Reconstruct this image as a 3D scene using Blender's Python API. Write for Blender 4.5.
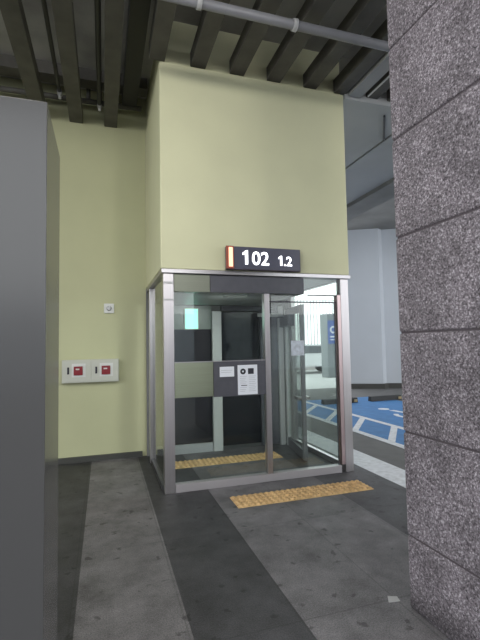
import bpy, bmesh, math, random
from mathutils import Vector, Matrix
for o in list(bpy.data.objects): bpy.data.objects.remove(o, do_unlink=True)
S = bpy.context.scene
COL = S.collection
random.seed(4)
PI = math.pi

# ------------------------------------------------------------ camera
F, YAW, PITCH, ROLL, H = 424.67, .310447, .057032, -.018488, 1.5
f = Vector((math.sin(YAW)*math.cos(PITCH), math.cos(YAW)*math.cos(PITCH), math.sin(PITCH)))
r0 = Vector((math.cos(YAW), -math.sin(YAW), 0)); u0 = r0.cross(f)
r = r0*math.cos(ROLL)+u0*math.sin(ROLL); u = -r0*math.sin(ROLL)+u0*math.cos(ROLL)
cd = bpy.data.cameras.new('camera'); cam = bpy.data.objects.new('camera', cd); COL.objects.link(cam)
cam.matrix_world = Matrix(((r.x, u.x, -f.x, 0), (r.y, u.y, -f.y, 0), (r.z, u.z, -f.z, H), (0, 0, 0, 1)))
cd.sensor_fit = 'VERTICAL'; cd.sensor_height = 32; cd.lens = F*32/640; cd.clip_end = 200; cd.clip_start = .05
S.camera = cam
# ------------------------------------------------------------ light
w = bpy.data.worlds.new('sky'); S.world = w; w.use_nodes = True
bg = w.node_tree.nodes['Background']; bg.inputs[0].default_value = (.93, .97, 1, 1); bg.inputs[1].default_value = 2.2
def area(name, loc, sx, sy, power, rot=(0, 0, 0), col=(1, 1, 1)):
    l = bpy.data.lights.new(name, 'AREA'); l.shape = 'RECTANGLE'; l.size = sx; l.size_y = sy; l.energy = power; l.color = col
    o = bpy.data.objects.new(name, l); COL.objects.link(o); o.location = loc; o.rotation_euler = rot; return o
area('ceiling_lamp', (2.3, -.2, 4.5), 1.6, .5, 130, (math.radians(52), 0, 0), (1, .97, .92))
area('ceiling_lamp', (-1.2, .6, 4.5), 1.4, .4, 45, (math.radians(48), 0, 0), (1, .97, .9))
area('garage_fill', (7.2, 7.6, 4.9), 2.5, 1.2, 80, (math.radians(20), 0, 0), (.95, .98, 1))  # unseen fill light added to brighten the far garage wall
S.view_settings.view_transform = 'Standard'; S.view_settings.look = 'None'
S.view_settings.gamma = 1; S.view_settings.exposure = .4; S.view_settings.use_curve_mapping = False

# ------------------------------------------------------------ materials
def mat(name, col, rough=.6, metal=0, spec=.5, emit=None, es=1, noise=0, nscale=8, bump=0, bscale=60, ndist=0):
    m = bpy.data.materials.new(name); m.use_nodes = True; nt = m.node_tree; b = nt.nodes['Principled BSDF']
    b.inputs['Base Color'].default_value = (*col, 1); b.inputs['Roughness'].default_value = rough
    b.inputs['Metallic'].default_value = metal; b.inputs['Specular IOR Level'].default_value = spec
    if emit: b.inputs['Emission Color'].default_value = (*emit, 1); b.inputs['Emission Strength'].default_value = es
    tc = nt.nodes.new('ShaderNodeTexCoord')
    n = nt.nodes.new('ShaderNodeTexNoise'); n.inputs['Scale'].default_value = nscale; n.inputs['Detail'].default_value = 5
    n.inputs['Distortion'].default_value = ndist
    nt.links.new(tc.outputs['Object'], n.inputs['Vector'])
    cr = nt.nodes.new('ShaderNodeValToRGB')
    k = noise
    cr.color_ramp.elements[0].position = .3; cr.color_ramp.elements[1].position = .7
    cr.color_ramp.elements[0].color = (*[c*(1-k) for c in col], 1); cr.color_ramp.elements[1].color = (*[min(1, c*(1+k)) for c in col], 1)
    nt.links.new(n.outputs['Fac'], cr.inputs[0]); nt.links.new(cr.outputs[0], b.inputs['Base Color'])
    if bump:
        n2 = nt.nodes.new('ShaderNodeTexNoise'); n2.inputs['Scale'].default_value = bscale; n2.inputs['Detail'].default_value = 4
        nt.links.new(tc.outputs['Object'], n2.inputs['Vector'])
        bp = nt.nodes.new('ShaderNodeBump'); bp.inputs['Strength'].default_value = bump; bp.inputs['Distance'].default_value = .01
        nt.links.new(n2.outputs['Fac'], bp.inputs['Height']); nt.links.new(bp.outputs[0], b.inputs['Normal'])
    return m
def brushed(name, col, rough, streak=.15, vertical=True):
    m = bpy.data.materials.new(name); m.use_nodes = True; nt = m.node_tree; b = nt.nodes['Principled BSDF']
    b.inputs['Metallic'].default_value = .95
    tc = nt.nodes.new('ShaderNodeTexCoord'); mp = nt.nodes.new('ShaderNodeMapping')
    mp.inputs['Scale'].default_value = (60, 60, 1.2) if vertical else (1.2, 60, 60)
    n = nt.nodes.new('ShaderNodeTexNoise'); n.inputs['Scale'].default_value = 2; n.inputs['Detail'].default_value = 3
    nt.links.new(tc.outputs['Object'], mp.inputs[0]); nt.links.new(mp.outputs[0], n.inputs['Vector'])
    cr = nt.nodes.new('ShaderNodeValToRGB')
    cr.color_ramp.elements[0].color = (*[c*(1-streak) for c in col], 1); cr.color_ramp.elements[1].color = (*[min(1, c*(1+streak)) for c in col], 1)
    nt.links.new(n.outputs['Fac'], cr.inputs[0]); nt.links.new(cr.outputs[0], b.inputs['Base Color'])
    mr = nt.nodes.new('ShaderNodeMapRange'); mr.inputs['To Min'].default_value = rough*.8; mr.inputs['To Max'].default_value = rough*1.3
    nt.links.new(n.outputs['Fac'], mr.inputs[0]); nt.links.new(mr.outputs[0], b.inputs['Roughness'])
    return m
def glass(name, tint, refl=1.0, rough=.0):
    m = bpy.data.materials.new(name); m.use_nodes = True; nt = m.node_tree; nt.nodes.clear()
    out = nt.nodes.new('ShaderNodeOutputMaterial'); mx = nt.nodes.new('ShaderNodeMixShader'); tr = nt.nodes.new('ShaderNodeBsdfTransparent')
    gl = nt.nodes.new('ShaderNodeBsdfGlossy'); fr = nt.nodes.new('ShaderNodeFresnel')
    mu = nt.nodes.new('ShaderNodeMath'); mu.operation = 'MULTIPLY'; mu.inputs[1].default_value = refl; mu.use_clamp = True
    fr.inputs[0].default_value = 1.5; tr.inputs[0].default_value = (*tint, 1); gl.inputs['Roughness'].default_value = rough
    geo = nt.nodes.new('ShaderNodeNewGeometry')
    # a pane's back face must not act as glass-to-air: keep the same Fresnel on both sides
    mixn = nt.nodes.new('ShaderNodeMix'); mixn.data_type = 'FLOAT'; mixn.inputs[2].default_value = 1.5; mixn.inputs[3].default_value = 1/1.5
    nt.links.new(geo.outputs['Backfacing'], mixn.inputs[0]); nt.links.new(mixn.outputs[0], fr.inputs[0])
    nt.links.new(fr.outputs[0], mu.inputs[0]); nt.links.new(mu.outputs[0], mx.inputs[0])
    nt.links.new(tr.outputs[0], mx.inputs[1]); nt.links.new(gl.outputs[0], mx.inputs[2]); nt.links.new(mx.outputs[0], out.inputs[0])
    return m

M = {}
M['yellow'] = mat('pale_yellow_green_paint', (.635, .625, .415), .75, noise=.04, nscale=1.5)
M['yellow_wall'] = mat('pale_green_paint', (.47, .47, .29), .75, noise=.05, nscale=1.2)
M['skirt'] = mat('dark_skirting', (.05, .05, .045), .6)
M['joist'] = mat('dark_joist_paint', (.085, .08, .07), .6, noise=.25, nscale=5)
M['slab'] = mat('dark_concrete', (.36, .35, .33), .9, noise=.35, nscale=1.4, bump=.3, bscale=30)
M['soffit'] = mat('grey_soffit', (.42, .43, .44), .8, noise=.08, nscale=1)
M['soffit2'] = mat('darker_grey_soffit', (.24, .24, .235), .85, noise=.15, nscale=1.5)
M['pipe'] = mat('grey_pipe_paint', (.24, .24, .26), .4, noise=.05)
M['pipe2'] = mat('lit_slab_grey', (.32, .33, .34), .6)
M['galv'] = mat('pale_fitting', (.5, .5, .5), .4)
M['black'] = mat('black_matt', (.02, .02, .022), .5)
M['cab'] = mat('satin_grey_metal', (.062, .061, .062), .2, metal=.0, spec=.5, noise=.02, nscale=1)
M['steel'] = brushed('brushed_steel', (.50, .47, .475), .3)
M['steel_h'] = brushed('brushed_steel_horizontal', (.46, .44, .45), .3, vertical=False)
M['olive_reflect'] = brushed('steel_olive_reflection', (.34, .37, .27), .35, vertical=False)  # olive part of the reflection in the steel band, put into its colour
M['olive_reflect_dark'] = brushed('steel_dull_olive_reflection', (.2, .21, .17), .4, vertical=False)  # dull olive reflection in the fascia steel, painted as its colour
M['dark_reflect_leaf'] = mat('dark_reflection_and_leaf', (.075, .075, .09), .4, noise=.1, nscale=12)  # dark part of the steel's reflection painted in; also the dark door leaf
M['glass'] = glass('clear_glass', (.93, .965, .945), 1.3)
M['dark_glass'] = mat('dark_door_glass', (.012, .014, .018), .08, spec=.5)
M['soffit_in'] = mat('vestibule_soffit_grey', (.45, .46, .46), .5)
M['white'] = mat('white_paper', (.75, .77, .82), .6)
M['ink'] = mat('black_ink', (.02, .02, .03), .6)
M['greyink'] = mat('grey_print', (.45, .46, .5), .6)
M['lit'] = mat('lit_lettering', (1, 1, 1), .5, emit=(.93, .95, 1), es=2.5)
M['litorange'] = mat('lit_peach_strip', (1, .7, .5), .5, emit=(1, .50, .30), es=.75)
M['orange'] = mat('orange_red_edge', (.30, .07, .04), .5)
M['sign'] = mat('sign_face', (.075, .075, .11), .35)
M['signcase'] = mat('sign_casing', (.10, .08, .10), .5)
M['green_lit'] = mat('lit_mint_panel', (.3, .9, .7), .4, emit=(.38, .88, .70), es=.8)
M['box'] = mat('off_white_box', (.50, .50, .44), .5)
M['plate'] = mat('pale_plate', (.62, .62, .6), .5)
M['red'] = mat('dark_red_plastic', (.22, .012, .02), .4)
M['tact'] = mat('ochre_tactile', (.58, .38, .18), .75, noise=.25, nscale=14)
M['blue'] = mat('blue_floor_paint', (.045, .165, .38), .75, noise=.12, nscale=5)
M['wpaint'] = mat('white_floor_paint', (.6, .62, .65), .8, noise=.15, nscale=14)
M['garage'] = mat('garage_concrete', (.11, .11, .11), .8, noise=.15, nscale=3)
M['outside'] = mat('outside_concrete', (.5, .5, .5), .9, noise=.08)
M['farwall'] = mat('pale_grey_render', (.50, .53, .575), .85, noise=.04, nscale=.8)
M['backwall'] = mat('grey_render', (.16, .16, .16), .85, noise=.05)
M['rubber'] = mat('black_rubber', (.02, .02, .02), .7)
M['yellowmark'] = mat('yellow_mark', (.3, .23, .12), .7)
M['fence'] = mat('pale_railing', (.5, .5, .52), .5)
M['lowwall'] = mat('pinkish_wall', (.45, .42, .42), .8)
M['bluesign'] = mat('blue_sign', (.07, .13, .4), .5)
M['whitecar'] = mat('white_car_paint', (.7, .7, .72), .25)
M['carglass'] = mat('car_window', (.04, .05, .06), .1)
M['leaf'] = mat('pale_door_metal', (.38, .38, .39), .4)
M['leafdark'] = mat('dark_bronze_metal', (.07, .07, .08), .35, metal=.4)
M['paper_bit'] = mat('pale_litter', (.38, .38, .38), .8)
M['sillsteel'] = mat('satin_sill_metal', (.38, .36, .37), .35, metal=.3)
M['leafdark2'] = mat('grey_door_metal', (.16, .16, .17), .35)
M['column'] = mat('grey_column_paint', (.22, .24, .25), .8)
M['sticker'] = mat('pale_blue_film', (.5, .54, .6), .4, noise=.2, nscale=25)
M['whitesteel'] = mat('pale_anodised_metal', (.5, .5, .5), .45)
M['greyreflect'] = mat('grey_green_reflection', (.16, .19, .17), .3)  # grey-green reflection in the upper side glass, put into the colour
M['glaresoffit'] = mat('white_glare_soffit', (.85, .85, .85), .4)  # white painted in for the glare behind the transom
M['pink_reflect'] = brushed('steel_reddish_reflection', (.52, .40, .40), .3)  # reddish reflections on the jamb put into the steel colour

# paving: granite tiles in dark and light stripes running away from the camera
def paving():
    m = bpy.data.materials.new('striped_granite_paving'); m.use_nodes = True; nt = m.node_tree; b = nt.nodes['Principled BSDF']
    N = nt.nodes.new; L = nt.links.new
    tc = N('ShaderNodeTexCoord'); sp = N('ShaderNodeSeparateXYZ'); L(tc.outputs['Object'], sp.inputs[0])
    mr = N('ShaderNodeMapRange'); mr.inputs['From Min'].default_value = -2.6; mr.inputs['From Max'].default_value = 4.6
    L(sp.outputs['X'], mr.inputs[0])
    cr = N('ShaderNodeValToRGB'); e = cr.color_ramp; e.interpolation = 'CONSTANT'
    d, li = (.052, .051, .055, 1), (.162, .154, .158, 1)
    P = lambda x: (x+2.6)/7.2
    e.elements[0].position = 0; e.elements[0].color = d
    e.elements[1].position = P(-.18); e.elements[1].color = li
    for x, c in ((.42, d), (1.02, (.145, .139, .146, 1)), (2.22, (.068, .067, .072, 1))):
        q = e.elements.new(P(x)); q.color = c
    L(mr.outputs[0], cr.inputs[0])
    # large soft wear
    n1 = N('ShaderNodeTexNoise'); n1.inputs['Scale'].default_value = 3; n1.inputs['Detail'].default_value = 9; n1.inputs['Roughness'].default_value = .72
    L(tc.outputs['Object'], n1.inputs['Vector'])
    m1 = N('ShaderNodeMapRange'); m1.inputs['From Min'].default_value = .3; m1.inputs['From Max'].default_value = .7
    m1.inputs['To Min'].default_value = .5; m1.inputs['To Max'].default_value = 1.42; L(n1.outputs['Fac'], m1.inputs[0])
    # grain
    n2 = N('ShaderNodeTexNoise'); n2.inputs['Scale'].default_value = 130; n2.inputs['Detail'].default_value = 5; L(tc.outputs['Object'], n2.inputs['Vector'])
    m2 = N('ShaderNodeMapRange'); m2.inputs['From Min'].default_value = .3; m2.inputs['From Max'].default_value = .7
    m2.inputs['To Min'].default_value = .6; m2.inputs['To Max'].default_value = 1.4; L(n2.outputs['Fac'], m2.inputs[0])
    # dark gum spots
    v = N('ShaderNodeTexVoronoi'); v.inputs['Scale'].default_value = 7.5; v.inputs['Randomness'].default_value = 1
    n4 = N('ShaderNodeTexNoise'); n4.inputs['Scale'].default_value = 14; L(tc.outputs['Object'], n4.inputs['Vector'])
    va = N('ShaderNodeVectorMath'); va.operation = 'MULTIPLY_ADD'; L(n4.outputs['Color'], va.inputs[0]); va.inputs[1].default_value = (.12, .12, .12); L(tc.outputs['Object'], va.inputs[2])
    L(va.outputs[0], v.inputs['Vector'])
    m3 = N('ShaderNodeMapRange'); m3.inputs['From Min'].default_value = .12; m3.inputs['From Max'].default_value = .2
    m3.inputs['To Min'].default_value = .5; m3.inputs['To Max'].default_value = 1; L(v.outputs['Distance'], m3.inputs[0])
    # joints
    br = N('ShaderNodeTexBrick'); br.offset = 0; br.inputs['Scale'].default_value = 1; br.inputs['Brick Width'].default_value = 1.2; br.inputs['Row Height'].default_value = .6
    br.inputs['Mortar Size'].default_value = .006; br.inputs['Mortar Smooth'].default_value = .3
    br.inputs['Color1'].default_value = (1, 1, 1, 1); br.inputs['Color2'].default_value = (.85, .85, .85, 1); br.inputs['Mortar'].default_value = (.72, .72, .72, 1)
    mp = N('ShaderNodeMapping'); mp.inputs['Rotation'].default_value = (0, 0, PI/2); 
    mp.vector_type = 'POINT'; L(tc.outputs['Object'], mp.inputs[0])
    # swap axes so the long side of a slab runs along Y: rotate then shift
    mp.inputs['Location'].default_value = (2.18, -1.02, 0)
    L(mp.outputs[0], br.inputs['Vector'])
    def mul(a, c):
        x = N('ShaderNodeMix'); x.data_type = 'RGBA'; x.blend_type = 'MULTIPLY'; x.inputs[0].default_value = 1
        L(a, x.inputs[6]); L(c, x.inputs[7]); return x.outputs[2]
    o = mul(cr.outputs[0], m1.outputs[0]); o = mul(o, m2.outputs[0]); o = mul(o, m3.outputs[0]); o = mul(o, br.outputs['Color'])
    L(o, b.inputs['Base Color']); b.inputs['Roughness'].default_value = .55; b.inputs['Specular IOR Level'].default_value = .35
    bp = N('ShaderNodeBump'); bp.inputs['Strength'].default_value = .25; bp.inputs['Distance'].default_value = .004
    L(n2.outputs['Fac'], bp.inputs['Height']); L(bp.outputs[0], b.inputs['Normal'])
    return m
M['paving'] = paving()
def granite():
    m = bpy.data.materials.new('flamed_pinkish_granite'); m.use_nodes = True; nt = m.node_tree; b = nt.nodes['Principled BSDF']
    N = nt.nodes.new; L = nt.links.new
    tc = N('ShaderNodeTexCoord')
    n = N('ShaderNodeTexNoise'); n.inputs['Scale'].default_value = 95; n.inputs['Detail'].default_value = 5; n.inputs['Roughness'].default_value = .75; n.inputs['Distortion'].default_value = .3
    L(tc.outputs['Object'], n.inputs['Vector'])
    cr = N('ShaderNodeValToRGB'); e = cr.color_ramp
    e.elements[0].position = .38; e.elements[0].color = (.025, .02, .025, 1)
    e.elements[1].position = .64; e.elements[1].color = (.62, .57, .62, 1)
    q = e.elements.new(.46); q.color = (.15, .13, .148, 1); q = e.elements.new(.55); q.color = (.225, .198, .22, 1)
    L(n.outputs['Fac'], cr.inputs[0])
    n1 = N('ShaderNodeTexNoise'); n1.inputs['Scale'].default_value = 5; n1.inputs['Detail'].default_value = 5; L(tc.outputs['Object'], n1.inputs['Vector'])
    m1 = N('ShaderNodeMapRange'); m1.inputs['From Min'].default_value = .3; m1.inputs['From Max'].default_value = .7
    m1.inputs['To Min'].default_value = .75; m1.inputs['To Max'].default_value = 1.25; L(n1.outputs['Fac'], m1.inputs[0])
    # damp dirt with a wavy upper edge at the foot
    sp = N('ShaderNodeSeparateXYZ'); L(tc.outputs['Object'], sp.inputs[0])
    ad = N('ShaderNodeMath'); ad.operation = 'MULTIPLY_ADD'; L(n1.outputs['Fac'], ad.inputs[0]); ad.inputs[1].default_value = -.35; L(sp.outputs['Z'], ad.inputs[2])
    m2 = N('ShaderNodeMapRange'); m2.inputs['From Min'].default_value = -.16; m2.inputs['From Max'].default_value = .02
    m2.inputs['To Min'].default_value = .35; m2.inputs['To Max'].default_value = 1; L(ad.outputs[0], m2.inputs[0])
    def mul(a, c):
        x = N('ShaderNodeMix'); x.data_type = 'RGBA'; x.blend_type = 'MULTIPLY'; x.inputs[0].default_value = 1
        L(a, x.inputs[6]); L(c, x.inputs[7]); return x.outputs[2]
    o = mul(mul(cr.outputs[0], m1.outputs[0]), m2.outputs[0]); L(o, b.inputs['Base Color']); b.inputs['Roughness'].default_value = .7
    bp = N('ShaderNodeBump'); bp.inputs['Strength'].default_value = .5; bp.inputs['Distance'].default_value = .004
    L(n.outputs['Fac'], bp.inputs['Height']); L(bp.outputs[0], b.inputs['Normal'])
    return m
M['granite'] = granite(); M['joint'] = mat('dull_mortar', (.09, .075, .085), .9)

# ------------------------------------------------------------ helpers
class MB:
    def __init__(s): s.bm = bmesh.new()
    def box(s, x0, x1, y0, y1, z0, z1, bev=0):
        b = bmesh.new(); bmesh.ops.create_cube(b, size=1)
        for v in b.verts: v.co = Vector(((x0+x1)/2+v.co.x*(x1-x0), (y0+y1)/2+v.co.y*(y1-y0), (z0+z1)/2+v.co.z*(z1-z0)))
        if bev: bmesh.ops.bevel(b, geom=b.edges[:], offset=bev, segments=2, affect='EDGES', profile=.5)
        return s.add(b)
    def cyl(s, a, c, rad, seg=16, r2=None):
        a, c = Vector(a), Vector(c); d = c-a; b = bmesh.new()
        bmesh.ops.create_cone(b, cap_ends=True, segments=seg, radius1=rad, radius2=rad if r2 is None else r2, depth=d.length)
        b.transform(Matrix.Translation((a+c)/2) @ d.to_track_quat('Z', 'Y').to_matrix().to_4x4())
        return s.add(b)
    def prism(s, pts, z0, z1):
        b = bmesh.new(); lo = [b.verts.new((x, y, z0)) for x, y in pts]; hi = [b.verts.new((x, y, z1)) for x, y in pts]
        b.faces.new(hi); b.faces.new(lo[::-1]); n = len(pts)
        for i in range(n): b.faces.new((lo[i], lo[(i+1) % n], hi[(i+1) % n], hi[i]))
        bmesh.ops.recalc_face_normals(b, faces=b.faces); return s.add(b)
    def ring(s, c, ro, ri, y0, y1, seg=24):   # flat ring facing -Y
        b = bmesh.new(); vs = []
        for i in range(seg):
            a = 2*PI*i/seg; ca, sa = math.cos(a), math.sin(a)
            vs.append([b.verts.new((c[0]+R*ca, y, c[1]+R*sa)) for R, y in ((ro, y0), (ri, y0), (ri, y1), (ro, y1))])
        for i in range(seg):
            p, q = vs[i], vs[(i+1) % seg]
            for k in range(4): b.faces.new((p[k], q[k], q[(k+1) % 4], p[(k+1) % 4]))
        bmesh.ops.recalc_face_normals(b, faces=b.faces); return s.add(b)
    def add(s, b):
        me = bpy.data.meshes.new('t'); b.to_mesh(me); b.free(); s.bm.from_mesh(me); bpy.data.meshes.remove(me); return s
    def build(s, name, m, parent=None, smooth=False):
        me = bpy.data.meshes.new(name); s.bm.to_mesh(me); s.bm.free(); me.materials.append(m)
        if smooth:
            for p in me.polygons: p.use_smooth = len(p.vertices) == 4
        o = bpy.data.objects.new(name, me); COL.objects.link(o)
        if parent: o.parent = parent; o.matrix_parent_inverse = Matrix.Translation(-Vector(world_loc(parent)))
        return o
def world_loc(o):
    l = Vector(o.location); p = o.parent
    return l
def B(*a, bev=0): return MB().box(*a, bev=bev)
def struct(name, mb, m, label=None):
    o = mb.build(name, m); o['kind'] = 'structure'
    if label: o['label'] = label
    return o
def tag(o, label, cat, group=None, kind=None):
    o['label'] = label; o['category'] = cat
    if group: o['group'] = group
    if kind: o['kind'] = kind
    return o
def empty(name, loc, label, cat, group=None):
    o = bpy.data.objects.new(name, None); COL.objects.link(o); o.location = loc; o.empty_display_size = .1
    return tag(o, label, cat, group)
def thing(name, mb, m, label, cat, group=None): return tag(mb.build(name, m), label, cat, group)
def part(name, mb, m, parent, label=None, smooth=False):
    # parents are plain translated empties or meshes at the origin, so shapes stay in world coordinates
    o = mb.build(name, m, None, smooth); o.parent = parent
    if parent.parent: base = Vector(parent['_b']) if '_b' in parent else Vector((0, 0, 0))
    base = Vector(parent.location) if parent.parent is None else Vector((0, 0, 0))
    if parent.parent is None: o.data.transform(Matrix.Translation(-base))
    else:
        root = parent.parent
        while root.parent: root = root.parent
        o.data.transform(Matrix.Translation(-Vector(root.location)))
    if label: o['label'] = label
    return o
def text(name, s, x, y, z, size, m, parent, bold=.0, depth=.004, rot=(PI/2, 0, 0)):
    c = bpy.data.curves.new(name, 'FONT'); c.body = s; c.size = size; c.extrude = depth; c.offset = bold
    t = bpy.data.objects.new(name+'_tmp', c); COL.objects.link(t); bpy.context.view_layer.update()
    me = bpy.data.meshes.new_from_object(t.evaluated_get(bpy.context.evaluated_depsgraph_get())); bpy.data.objects.remove(t, do_unlink=True)
    me.materials.clear(); me.materials.append(m)
    root = parent
    while root.parent: root = root.parent
    from mathutils import Euler
    me.transform(Matrix.Translation(Vector((x, y, z))-Vector(root.location)) @ Euler(rot).to_matrix().to_4x4())
    o = bpy.data.objects.new(name, me); COL.objects.link(o); o.parent = parent; return o

# ------------------------------------------------------------ the setting
struct('floor', B(-14, 2.93, -14, 6.04, -.1, 0), M['paving'])
struct('floor', B(2.93, 16, -14, 12.6, -.1, 0), M['garage'])
struct('floor', B(2.93, 40, 12.6, 60, -.1, 0), M['outside'])
struct('floor', B(16, 40, -9, 12.6, -.1, 0), M['outside'])
struct('wall_left', B(-4.2, -4, 4, 6.04, 0, 5.05), M['backwall'])
struct('wall_rear_reflection', B(-9, 16, -14.2, -14, 0, 3.2), M['farwall'])  # unseen wall added to set the reflections in the front glass
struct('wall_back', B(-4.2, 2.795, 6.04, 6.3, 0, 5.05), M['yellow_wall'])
struct('baseboard_back', B(-4, .5, 6.0, 6.04, 0, .07), M['skirt'])
# yellow block above the vestibule
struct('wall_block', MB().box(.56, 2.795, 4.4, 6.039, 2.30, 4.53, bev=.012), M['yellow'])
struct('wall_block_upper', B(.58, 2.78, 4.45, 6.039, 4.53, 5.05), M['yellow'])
struct('wall_inner', MB().box(.56, 2.795, 6.0, 6.038, 0, 2.295), M['backwall'])
struct('wall_core', B(2.60, 2.82, 6.3, 13, 0, 5.05), M['backwall'])
struct('ceiling', B(-4.2, 13, -3.5, 4.44, 5.05, 5.25), M['slab'])
struct('ceiling', B(-4.2, 2.82, 4.44, 6.3, 5.05, 5.25), M['slab'])
# grey soffit to the right of the block, with a step and a higher ceiling beyond
struct('ceiling_soffit', MB().box(2.83, 3.96, 4.42, 12.9, 4.5, 4.6).box(4.005, 5.05, 4.42, 12.9, 4.5, 4.6), M['soffit'])
struct('ceiling_soffit', B(5.05, 5.6, 4.42, 12.9, 4.42, 5.2), M['soffit2'])
thing('cable', MB().cyl((3.54, 4.61, 4.485), (3.97, 5.2, 4.485), .014, 8), M['black'], 'short dark joint line on the grey soffit beside the granite pillar', 'cable')  # stands for a diagonal dark joint line, modelled as a thin rod
struct('ceiling', B(5.6, 13, 4.45, 12.9, 5.2, 5.4), M['soffit2'])
struct('ceiling', B(2.83, 5.05, 4.45, 12.9, 5.05, 5.2), M['slab'])
# far garage wall, angled, with a shallow return
wl = MB().prism([(7.45, 12.22), (8.52, 11.65), (8.62, 11.83), (7.55, 12.42)], 0, 5.2)
struct('wall_far', wl, M['farwall'])
struct('wall_far', MB().prism([(8.52, 11.65), (8.72, 11.75), (12.6, 9.7), (12.6, 10.0), (8.9, 12.0), (8.7, 11.9)], 0, 5.2), M['farwall'])
struct('baseboard_far', MB().prism([(7.44, 12.20), (8.51, 11.63), (8.72, 11.73), (12.5, 9.72), (12.5, 9.66), (8.72, 11.66), (8.51, 11.57), (7.42, 12.14)], 0, .16), M['skirt'])

# ------------------------------------------------------------ granite pillar
pil = empty('granite_pillar', (2.2, 1.5, 0), 'large square pillar clad in rough speckled pinkish grey granite slabs at the right', 'pillar')
js = [0, .4, .98, 1.55, 2.11, 2.7, 3.27, 3.85, 4.45, 5.04]
for a, b_ in zip(js, js[1:]):
    part('granite_slab', MB().box(1.648, 2.76, .85, 2.09, a+(.004 if a else 0), b_-.004, bev=.012), M['granite'], pil)
part('core', B(1.656, 2.748, .862, 2.078, .003, 5.04), M['joint'], pil, 'dark recessed joints between the slabs')

# ------------------------------------------------------------ tall grey casing
cab = empty('metal_cabinet', (-.6, 1.8, 0), 'tall smooth blue-grey metal casing standing at the left edge', 'cabinet')
part('body', MB().box(-1.4, -.192, 1.6, 2.06, 0, 2.375, bev=.004), M['cab'], cab)

# ------------------------------------------------------------ ceiling joists
names = ['first dark ceiling joist from the left, ending above the grey casing', 'second dark ceiling joist from the left, ending above the small wall plate',
 'third dark ceiling joist from the left, ending just left of the yellow block', 'dark ceiling joist ending at the upper left corner of the yellow block',
 'dark ceiling joist second from the left of those ending on the yellow block', 'dark ceiling joist third from the left of those ending on the yellow block',
 'dark ceiling joist above the lit sign, fourth of those ending on the yellow block', 'dark ceiling joist fifth from the left of those ending on the yellow block',
 'dark ceiling joist ending at the right corner of the yellow block', 'dark ceiling joist next right of the yellow block, ending at the grey soffit', 'dark ceiling joist farthest right, partly behind the granite pillar']
thing('lit_slab_strip', B(2.875, 3.04, -2, 4.41, 4.53, 4.75), M['pipe2'], 'added grey strip between the joists right of the yellow block, for the lit slab there', 'channel')  # strip added for the slab that shows brightly lit between the joists
for k in range(11):
    xc = -.81+.45*k+(.02 if k > 6 else 0)
    ye = 6.035 if k < 3 else (4.445 if k < 9 else 4.415)
    if k >= 9: xc = (3.21, 3.52)[k-9]
    if k == 8: xc = 2.77
    m = MB()
    x0, x1 = xc-.085, xc+.085
    # C-channel joist: web and two flanges
    m.box(x0, x1, -2.0, ye, 4.56, 4.72, bev=.006)
    thing('ceiling_joist', m, M['joist'], names[k], 'joist', 'dark joists under the ceiling')

# pipe across the joists
pp = empty('overhead_pipe', (2, 3.42, 4.48), 'grey painted pipe running crosswise under the dark joists', 'pipe')
part('tube', MB().cyl((.2, 3.42, 4.44), (5.2, 3.42, 4.44), .042, 20), M['pipe'], pp, smooth=True)
for x in (.78, 1.68, 2.9):
    part('coupling', MB().cyl((x-.02, 3.42, 4.44), (x+.02, 3.42, 4.44), .054, 20), M['galv'], pp, 'pale coupling ring', True)
# thin conduits on the left and right
def conduit(x, y0, y1, z, rad, label):
    c = empty('conduit', (x, y1, z), label, 'conduit')
    part('tube', MB().cyl((x, y0, z), (x, y1, z), rad, 10), M['black'] if x < 2 else M['galv'], c, smooth=True)
    part('end_fitting', MB().cyl((x, y1, z), (x, y1+.09, z), .03, 12).cyl((x, y1+.05, z+.005), (x, y1+.05, z-.07), .018, 10), M['galv'], c, 'pale end fitting', True) if x < 2 else None
conduit(-.52, -.5, 5.45, 4.64, .022, 'thin dark conduit beside the second joist from the left')
conduit(-.055, -.5, 5.6, 4.64, .03, 'thin dark conduit beside the third joist from the left')
conduit(3.08, 3.52, 4.3, 4.5, .01, 'thin pale conduit running beside the grey soffit at the right')
thing('cable_duct', B(.24, .43, -1, 5.95, 4.80, 5.0), M['black'], 'black cable duct between joists left of the yellow block', 'duct')
cp = empty('wall_pipe', (-.2, 5.85, 4.78), 'dark pipe run along the top of the green wall', 'pipe')
part('tube', MB().cyl((-2, 5.88, 4.80), (.5, 5.88, 4.80), .035, 12), M['joist'], cp, smooth=True)
part('riser', MB().cyl((-.2, 5.88, 4.80), (-.2, 5.88, 5.05), .028, 12).cyl((-.2, 5.88, 5.02), (-.2, 5.88, 5.05), .08, 16), M['joist'], cp, smooth=True)
struct('trim_1', B(-4, .55, 5.55, 5.75, 4.9, 5.05), M['joist'])

# ------------------------------------------------------------ glass vestibule
v = empty('glass_vestibule', (1.69, 4.4, 0), 'steel framed glass entrance vestibule under the yellow block', 'vestibule')
part('corner_post', MB().box(.585, .692, 4.405, 4.50, 0, 2.25, bev=.003), M['steel'], v, 'front left brushed steel post')
part('corner_post', MB().box(2.67, 2.775, 4.405, 4.50, 0, 2.25, bev=.003), M['steel'], v, 'front right brushed steel post')
part('corner_post', MB().box(.565, .645, 5.62, 5.72, 0, 2.25, bev=.003), M['steel'], v)
part('corner_post', MB().box(2.71, 2.78, 5.9, 5.98, 0, 2.25, bev=.003), M['steel'], v)
part('mullion', MB().box(1.705, 1.765, 4.41, 4.49, .07, 2.06, bev=.002), M['steel'], v)
part('door_jamb', MB().box(2.62, 2.665, 4.40, 4.48, .09, 2.06, bev=.002), M['pink_reflect'], v, 'narrow steel door jamb with reddish reflections in its colour')
part('header', MB().box(.565, 2.80, 4.385, 4.5, 2.255, 2.298, bev=.003), M['steel_h'], v)
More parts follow.
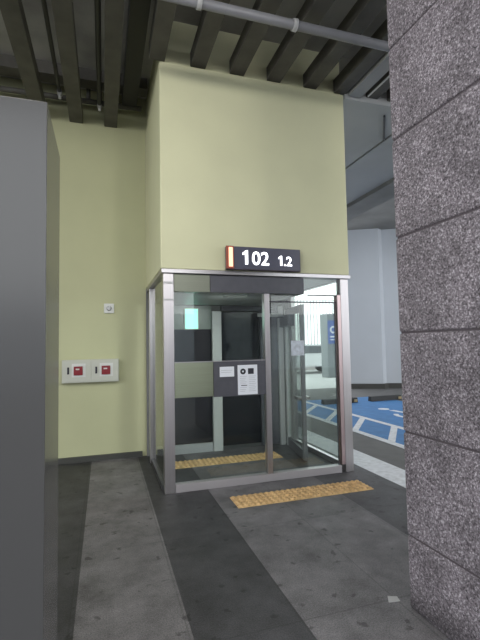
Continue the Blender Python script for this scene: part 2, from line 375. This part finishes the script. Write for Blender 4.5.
part('side_header', B(.565, .65, 4.505, 5.995, 2.255, 2.298), M['steel_h'], v)
part('side_header', B(2.72, 2.795, 4.505, 5.98, 2.255, 2.298), M['steel_h'], v)
part('transom_bar', B(2.26, 2.665, 4.43, 4.46, 2.05, 2.062), M['leafdark'], v)
part('sill', MB().box(.695, 2.62, 4.405, 4.49, 0, .08, bev=.003), M['sillsteel'], v)
part('side_sill', B(.575, .63, 4.505, 5.615, 0, .06), M['leafdark'], v)
part('side_sill', B(2.725, 2.775, 4.505, 5.895, 0, .06), M['steel_h'], v)
part('fascia_panel', B(.70, 1.085, 4.42, 4.45, 2.065, 2.25), M['olive_reflect_dark'], v, 'steel fascia at the left, its olive reflection put into the colour')
part('fascia_panel', B(1.09, 2.20, 4.42, 4.45, 2.065, 2.25), M['dark_reflect_leaf'], v, 'steel fascia, its dark reflection put into the colour')
part('band_panel', B(.695, 1.105, 4.41, 4.435, .955, 1.325, bev=.002), M['olive_reflect'], v, 'steel band across the left bay with an olive reflection in its colour')
part('band_panel', B(1.11, 1.70, 4.405, 4.435, .945, 1.325, bev=.002), M['dark_reflect_leaf'], v, 'steel band holding the notices with a dark reflection in its colour')
for x in (1.1075,): part('band_trim', B(.695, 1.70, 4.40, 4.404, 1.318, 1.328), M['steel_h'], v)
def pane(*a, n='glass_pane', m='glass'): return part(n, B(*a), M[m], v)
pane(.695, 1.70, 4.446, 4.454, .08, .95); pane(.695, 1.70, 4.446, 4.454, 1.33, 2.06)
pane(1.77, 2.62, 4.446, 4.454, .08, 1.965, n='glass_door_leaf')
part('door_top_rail', B(1.77, 2.62, 4.435, 4.465, 1.967, 1.98), M['leafdark'], v)
part('door_edge', B(2.595, 2.605, 4.435, 4.445, .08, 1.965), M['leafdark'], v)
pane(1.77, 2.62, 4.446, 4.454, 1.985, 2.045); pane(2.21, 2.665, 4.446, 4.454, 2.07, 2.25)
pane(.60, .608, 4.51, 5.61, .065, 2.25); pane(2.745, 2.753, 4.51, 5.89, .065, 2.25)
part('soffit', MB().box(2.205, 2.72, 4.51, 5.88, 2.262, 2.292), M['glaresoffit'], v, 'right hand part of the vestibule ceiling, white painted in for glare')
part('soffit', MB().box(.66, 2.20, 4.46, 5.88, 2.065, 2.25), M['soffit_in'], v, 'flat grey vestibule ceiling')
for z in (2.16, 2.24-.16*.0): pass
part('post_bracket', B(.588, .688, 4.398, 4.404, 2.145, 2.165), M['galv'], v); part('post_bracket', B(.588, .688, 4.398, 4.404, 1.97, 1.985), M['galv'], v)
led = thing('ceiling_light', MB().box(1.28, 1.56, 4.58, 4.62, 2.035, 2.063, bev=.004), M['plate'], 'slim pale strip fitting under the vestibule ceiling', 'light')

area('vestibule_fill', (1.42, 4.6, 2.03), .26, .03, 9, (math.radians(20), 0, 0), (.95, 1, .98))  # weak fill light added at the strip fitting to brighten the vestibule
# inner doorway wall
dd = empty('inner_doors', (1.6, 5.93, 0), 'closed dark glass inner doors at the back of the vestibule', 'door')
part('door_leaf', B(1.62, 2.20, 5.93, 5.96, .06, 1.97), M['dark_glass'], dd, 'right dark glass leaf')
part('door_leaf', B(2.21, 2.49, 5.93, 5.96, .02, 2.02), M['dark_reflect_leaf'], dd, 'dark metal leaf beside the open door')
part('stile', MB().box(1.475, 1.61, 5.90, 5.97, 0, 1.98, bev=.003), M['whitesteel'], dd)
part('side_panel', B(.66, 1.47, 5.94, 5.96, .13, 1.72), M['dark_glass'], dd, 'dark glass side panel')
part('side_panel', B(.66, 1.47, 5.94, 5.96, 1.725, 2.06), M['greyreflect'], dd, 'upper side glass, its grey-green reflection put into the colour')
part('bottom_rail', B(.66, 1.47, 5.92, 5.97, 0, .125), M['leaf'], dd)
part('top_rail', B(1.615, 2.49, 5.91, 5.965, 1.985, 2.06), M['leafdark'], dd)
part('closer_arm', B(2.16, 2.48, 5.86, 5.90, 1.90, 1.95), M['whitesteel'], dd, 'pale closer arm')
part('jamb', MB().box(2.50, 2.575, 5.90, 5.97, 0, 2.06, bev=.003), M['leaf'], dd)
gl_ = empty('mint_panel', (1.17, 5.9, 1.86), 'small glowing mint green panel inside at upper left of the vestibule', 'light')  # glowing mint green panel in a pale housing
part('housing', B(1.075, 1.275, 5.90, 5.935, 1.72, 2.02), M['galv'], gl_)
part('lit_panel', B(1.085, 1.265, 5.892, 5.90, 1.73, 2.01), M['green_lit'], gl_)

# open inner leaf, swung towards the camera
hx, hy = 2.60, 5.86; nx, ny = 2.43, 4.95
L_ = math.hypot(nx-hx, ny-hy); ang = math.atan2(ny-hy, nx-hx)
op = bpy.data.objects.new('open_glass_door', None); COL.objects.link(op); op.location = (hx, hy, 0); op.rotation_euler.z = ang; op.empty_display_size = .1
tag(op, 'open steel framed glass door leaf swung inward in the right bay', 'door')
def lp(name, mb, m, label=None, par=op):
    o = mb.build(name, m); o.parent = par
    if label: o['label'] = label
    return o
lp('hinge_stile', B(.0, .07, -.022, .022, .01, 2.0, bev=.002), M['leaf'])
lp('lock_stile', B(L_-.08, L_, -.022, .022, .01, 2.0, bev=.002), M['leafdark2'], 'darker lock stile')
lp('top_rail', B(.072, L_-.082, -.02, .02, 1.90, 2.0), M['leafdark'])
lp('bottom_rail', B(.072, L_-.082, -.02, .02, .01, .13), M['leafdark'])
lp('glass_pane', B(.072, L_-.082, -.004, .004, .13, 1.90), M['glass'])
part('sticker', B(2.03, 2.19, 4.438, 4.445, 1.36, 1.53), M['sticker'], v, 'pale bluish notice sticker on the door glass')
h_ = lp('handle', MB().box(L_-.07, L_-.03, .022, .075, .78, .81).box(L_-.20, L_-.03, .06, .08, .78, .81).box(L_-.07, L_-.03, -.075, -.022, .78, .81).box(L_-.20, L_-.03, -.08, -.06, .78, .81), M['steel'])
lp('door_closer', MB().box(.06, .62, -.11, -.024, 1.74, 1.90, bev=.006).box(.3, .34, -.2, -.11, 1.86, 1.88), M['leafdark'], 'dark door closer box')

# ------------------------------------------------------------ lit number sign
sg = empty('number_sign', (1.72, 4.34, 2.32), 'dark backlit sign reading 102 1.2 mounted above the vestibule', 'sign')
part('casing', MB().box(1.25, 2.115, 4.315, 4.384, 2.305, 2.555, bev=.004), M['signcase'], sg)
part('face', B(1.335, 2.105, 4.311, 4.315, 2.312, 2.548), M['sign'], sg)
part('edge_band', B(1.24, 1.325, 4.305, 4.315, 2.31, 2.555), M['orange'], sg, 'orange-red end band')
part('lit_strip', B(1.268, 1.313, 4.300, 4.305, 2.33, 2.54), M['litorange'], sg, 'glowing peach strip')
def one(x, z, h):
    t = h*.20
    b = MB()
    bm_ = bmesh.new()
    pts = [(x, z), (x+t, z), (x+t, z+h), (x+t*.25, z+h), (x-t*.95, z+h*.80), (x-t*.95, z+h*.66), (x, z+h*.76)]
    lo = [bm_.verts.new((p, 4.311, q)) for p, q in pts]; hi = [bm_.verts.new((p, 4.307, q)) for p, q in pts]
    bm_.faces.new(lo); bm_.faces.new(hi[::-1])
    for i in range(len(pts)): bm_.faces.new((lo[i], hi[i], hi[(i+1) % 7], lo[(i+1) % 7]))
    bmesh.ops.recalc_face_normals(bm_, faces=bm_.faces)
    part('lettering', b.add(bm_), M['lit'], sg)
one(1.455, 2.362, .152); one(1.865, 2.364, .108)
text('lettering', '02', 1.53, 4.309, 2.362, .205, M['lit'], sg, bold=.0015, depth=.002)
text('lettering', '.2', 1.905, 4.309, 2.364, .145, M['lit'], sg, bold=.0015, depth=.002)

# ------------------------------------------------------------ notices on the band
def notice(x0, x1, z0, z1, y, label):
    n = empty('notice', ((x0+x1)/2, y, z0), label, 'notice')
    part('sheet', B(x0, x1, y-.003, y, z0, z1), M['white'], n)
    return n
n1 = notice(1.375, 1.60, .955, 1.275, 4.404, 'tall white notice with two black icons on the dark band'); n2 = notice(1.175, 1.335, 1.155, 1.262, 4.404, 'small blank white paper on the dark band')
y = 4.399
part('icon', MB().ring((1.435, 1.205), .032, .01, y, y+.0015), M['ink'], n1); part('icon', B(1.492, 1.558, y, y+.0015, 1.175, 1.237), M['ink'], n1)
part('headline', B(1.41, 1.48, y, y+.0015, 1.05, 1.058), M['ink'], n1)
lines = MB()
for i in range(9):
    z = 1.15-.02*i
    if abs(z-1.054) > .012: lines.box(1.40, 1.475-.01*(i % 3), y, y+.0015, z, z+.004)
    lines.box(1.50, 1.58-.012*(i % 2), y, y+.0015, z, z+.004)
part('small_print', lines, M['greyink'], n1)
part('small_print', MB().box(1.19, 1.315, 4.3995, 4.401, 1.222, 1.226).box(1.19, 1.30, 4.3995, 4.401, 1.20, 1.204), M['greyink'], n2)

# ------------------------------------------------------------ left wall fittings
hb = empty('alarm_box', (-.16, 6.0, 1.03), 'long off-white alarm box with two red call points on the green wall', 'box')
part('casing', MB().box(-.52, .19, 5.96, 6.038, 1.035, 1.335, bev=.006), M['box'], hb)
for x0 in (-.50, -.155):
    part('panel', MB().box(x0, x0+.335, 5.953, 5.959, 1.055, 1.318, bev=.002), M['box'], hb)
    pl = part('plate', B(x0+.10, x0+.27, 5.948, 5.953, 1.11, 1.285), M['plate'], hb)
    rp = part('call_point', MB().box(x0+.125, x0+.235, 5.928, 5.948, 1.135, 1.25, bev=.004), M['red'], hb, 'dark red square call point')
    part('push_mark', B(x0+.15, x0+.195, 5.924, 5.927, 1.205, 1.222), M['plate'], rp)
    part('nameplate', B(x0+.045, x0+.07, 5.949, 5.953, 1.15, 1.24), M['ink'], hb, 'small dark vertical nameplate')
sp_ = empty('wall_plate', (.065, 6.02, 2.02), 'small pale square plate with round centre high on the green wall', 'wall plate')
part('plate', MB().box(0, .13, 6.015, 6.038, 1.955, 2.085, bev=.004), M['plate'], sp_)
part('dome', MB().cyl((.065, 6.014, 2.02), (.065, 5.985, 2.02), .035, 18, .022), M['galv'], sp_, smooth=True)

# ------------------------------------------------------------ tactile paving
def tactile(x0, x1, y0, y1, label):
    t = empty('tactile_strip', ((x0+x1)/2, y0, 0), label, 'tactile paving')
    n = round((x1-x0)/.3); w_ = (x1-x0)/n
    for i in range(n):
        a = x0+i*w_; m = MB().box(a+.003, a+w_-.003, y0, y1, 0, .006)
        for p in range(5):
            for q in range(5):
                cx, cy = a+w_*(p+.5)/5, y0+(y1-y0)*(q+.5)/5
                m.cyl((cx, cy, .006), (cx, cy, .018), .022, 10, .015)
        part('tile', m, M['tact'], t)
tactile(1.17, 2.62, 3.80, 4.09, 'ochre studded tactile paving strip on the floor in front of the vestibule')
tactile(.72, 2.25, 5.25, 5.55, 'ochre studded tactile paving strip on the floor inside the vestibule')
thing('litter', MB().prism([(1.26, 2.16), (1.33, 2.15), (1.34, 2.19), (1.29, 2.21)], 0, .004), M['paper_bit'], 'small pale scrap of litter on the paving near the granite pillar', 'litter')
bpy.data.objects['litter'].location = (.30, .0, 0)

# ------------------------------------------------------------ parking area
def paint(name, pts, m, label, z=.004, cat='floor marking', g=None): return thing(name, MB().prism(pts, .0045 if z > .005 else 0, z), M[m], label, cat, g)
paint('edge_line', [(2.94, 2.6), (3.33, 2.6), (3.33, 12.2), (2.94, 12.2)], 'wpaint', 'broad white painted edge line beside the paving')
paint('blue_bay', [(4.94, 4.5), (7.1, 4.5), (7.1, 10.1), (4.94, 10.1)], 'blue', 'blue painted parking bay behind the hatched strip')
paint('blue_aisle', [(4.10, 4.5), (4.86, 4.5), (4.86, 10.1), (4.10, 10.1)], 'blue', 'blue painted aisle beside the parking bay')
paint('bay_line', [(4.83, 4.5), (4.95, 4.5), (4.95, 10.1), (4.83, 10.1)], 'wpaint', 'white line between the blue bay and the blue aisle', .007)
paint('aisle_line', [(3.98, 4.5), (4.11, 4.5), (4.11, 10.1), (3.98, 10.1)], 'wpaint', 'white line on the near side of the blue aisle', .007)
for i in range(5):
    y = 4.60+.96*i
    paint('hatch_line', [(4.11, y), (4.11, y-.17), (4.83, y+.70), (4.83, y+.87)], 'wpaint', ('slanting white hatch line across the blue aisle, nearest the camera', 'slanting white hatch line across the blue aisle, second from the camera', 'slanting white hatch line across the blue aisle, middle of five', 'slanting white hatch line across the blue aisle, second from its far end', 'slanting white hatch line across the blue aisle, at its far end')[i], .007, g='hatch lines across the blue aisle')
sym = MB()
def flatring(m, c, ro, ri, a0, a1, z0, z1, n=20):
    for i in range(n):
        p, q = a0+(a1-a0)*i/n, a0+(a1-a0)*(i+1)/n
        m.prism([(c[0]+ro*math.cos(p), c[1]+ro*math.sin(p)), (c[0]+ro*math.cos(q), c[1]+ro*math.sin(q)), (c[0]+ri*math.cos(q), c[1]+ri*math.sin(q)), (c[0]+ri*math.cos(p), c[1]+ri*math.sin(p))], z0, z1)
flatring(sym, (6.0, 7.2), .42, .32, PI*.75, PI*2.1, .0042, .007)
sym.prism([(5.9, 7.9), (6.02, 7.9), (6.1, 7.3), (6.0, 7.25)], .0042, .007); flatring(sym, (5.92, 8.12), .12, .0, 0, 2*PI, .0042, .007)
sym.prism([(6.0, 7.35), (6.4, 7.35), (6.55, 6.95), (6.45, 6.9), (6.32, 7.24), (6.0, 7.24)], .0042, .007)
thing('wheelchair_symbol', sym, M['wpaint'], 'white wheelchair symbol painted on the blue bay', 'floor marking')
def stop(x0, x1, label):
    t = empty('wheel_stop', ((x0+x1)/2, 9.3, 0), label, 'wheel stop')
    b = bmesh.new()
    pts = [(-.08, .005), (.08, .005), (.055, .12), (-.055, .12)]
    a = [b.verts.new((x0, 9.3+p, q)) for p, q in pts]; c = [b.verts.new((x1, 9.32+p, q)) for p, q in pts]
    b.faces.new(a); b.faces.new(c[::-1])
    for i in range(4): b.faces.new((a[i], c[i], c[(i+1) % 4], a[(i+1) % 4]))
    bmesh.ops.recalc_face_normals(b, faces=b.faces)
    part('block', MB().add(b), M['rubber'], t)
    for k in (.86,):
        xx = x0+(x1-x0)*k; part('reflector', B(xx, xx+.09, 9.20, 9.215, .03, .09), M['yellowmark'], t)
stop(5.05, 6.0, 'black wheel stop partly behind the right steel post'); stop(6.38, 7.3, 'black wheel stop at the back of the blue bay beside the granite pillar')

# ------------------------------------------------------------ outside beyond the garage
fl = MB().box(2.9, 9.0, 20.4, 20.6, 0, 1.40)
thing('low_wall', MB().box(8.0, 18.0, 21.5, 21.7, 0, 1.35), M['lowwall'], 'low pinkish grey wall seen through the vestibule glass', 'wall')
fe = empty('railing', (13, 21.6, 1.35), 'pale vertical bar screen above the low wall outside', 'railing')
part('rail', B(8, 18, 21.57, 21.63, 1.36, 1.42), M['fence'], fe); part('rail', B(8, 18, 21.57, 21.63, 3.9, 3.94), M['fence'], fe)
for i in range(48): part('bar', B(8.1+.2*i, 8.15+.2*i, 21.58, 21.62, 1.42, 3.9), M['fence'], fe)
co = empty('sign_column', (9.47, 16.4, 0), 'grey column outside carrying a blue sign, seen through the glass', 'column')
part('shaft', MB().box(9.12, 9.80, 16.2, 16.8, 0, 2.75, bev=.02), M['column'], co)
part('sign_board', B(9.14, 9.62, 16.16, 16.19, 1.45, 2.45), M['bluesign'], co, 'blue board with white marks')
part('mark', MB().ring((9.38, 2.05), .16, .09, 16.145, 16.158).box(9.23, 9.53, 16.145, 16.158, 1.72, 1.78).box(9.23, 9.53, 16.145, 16.158, 1.60, 1.64), M['white'], co)
# parked car outside
ca = empty('car', (9.6, 19.4, 0), 'white car parked outside before the low wall', 'car')
b = bmesh.new()
prof = [(-2.1, .35), (2.1, .35), (2.15, .75), (1.5, .95), (.9, 1.42), (-1.1, 1.45), (-1.9, .98), (-2.15, .85)]
a = [b.verts.new((9.6+p, 18.6, q)) for p, q in prof]; c = [b.verts.new((9.6+p, 20.2, q)) for p, q in prof]
b.faces.new(a); b.faces.new(c[::-1])
for i in range(len(prof)): b.faces.new((a[i], c[i], c[(i+1) % len(prof)], a[(i+1) % len(prof)]))
bmesh.ops.recalc_face_normals(b, faces=b.faces); bmesh.ops.bevel(b, geom=b.edges[:], offset=.05, segments=2, affect='EDGES')
part('body', MB().add(b), M['whitecar'], ca)
wn = bmesh.new(); a = [wn.verts.new((9.6+p, 18.585, q)) for p, q in [(-1.5, 1.0), (1.2, 1.0), (.8, 1.35), (-1.0, 1.37)]]; wn.faces.new(a)
ex = bmesh.ops.extrude_face_region(wn, geom=wn.faces[:]); bmesh.ops.translate(wn, verts=[g for g in ex['geom'] if isinstance(g, bmesh.types.BMVert)], vec=(0, .02, 0))
bmesh.ops.recalc_face_normals(wn, faces=wn.faces)
part('side_window', MB().add(wn), M['carglass'], ca)
for dx in (-1.35, 1.3):
    for yy in (18.55, 20.05): part('wheel', MB().cyl((9.6+dx, yy, .32), (9.6+dx, yy+.2, .32), .32, 24), M['rubber'], ca)
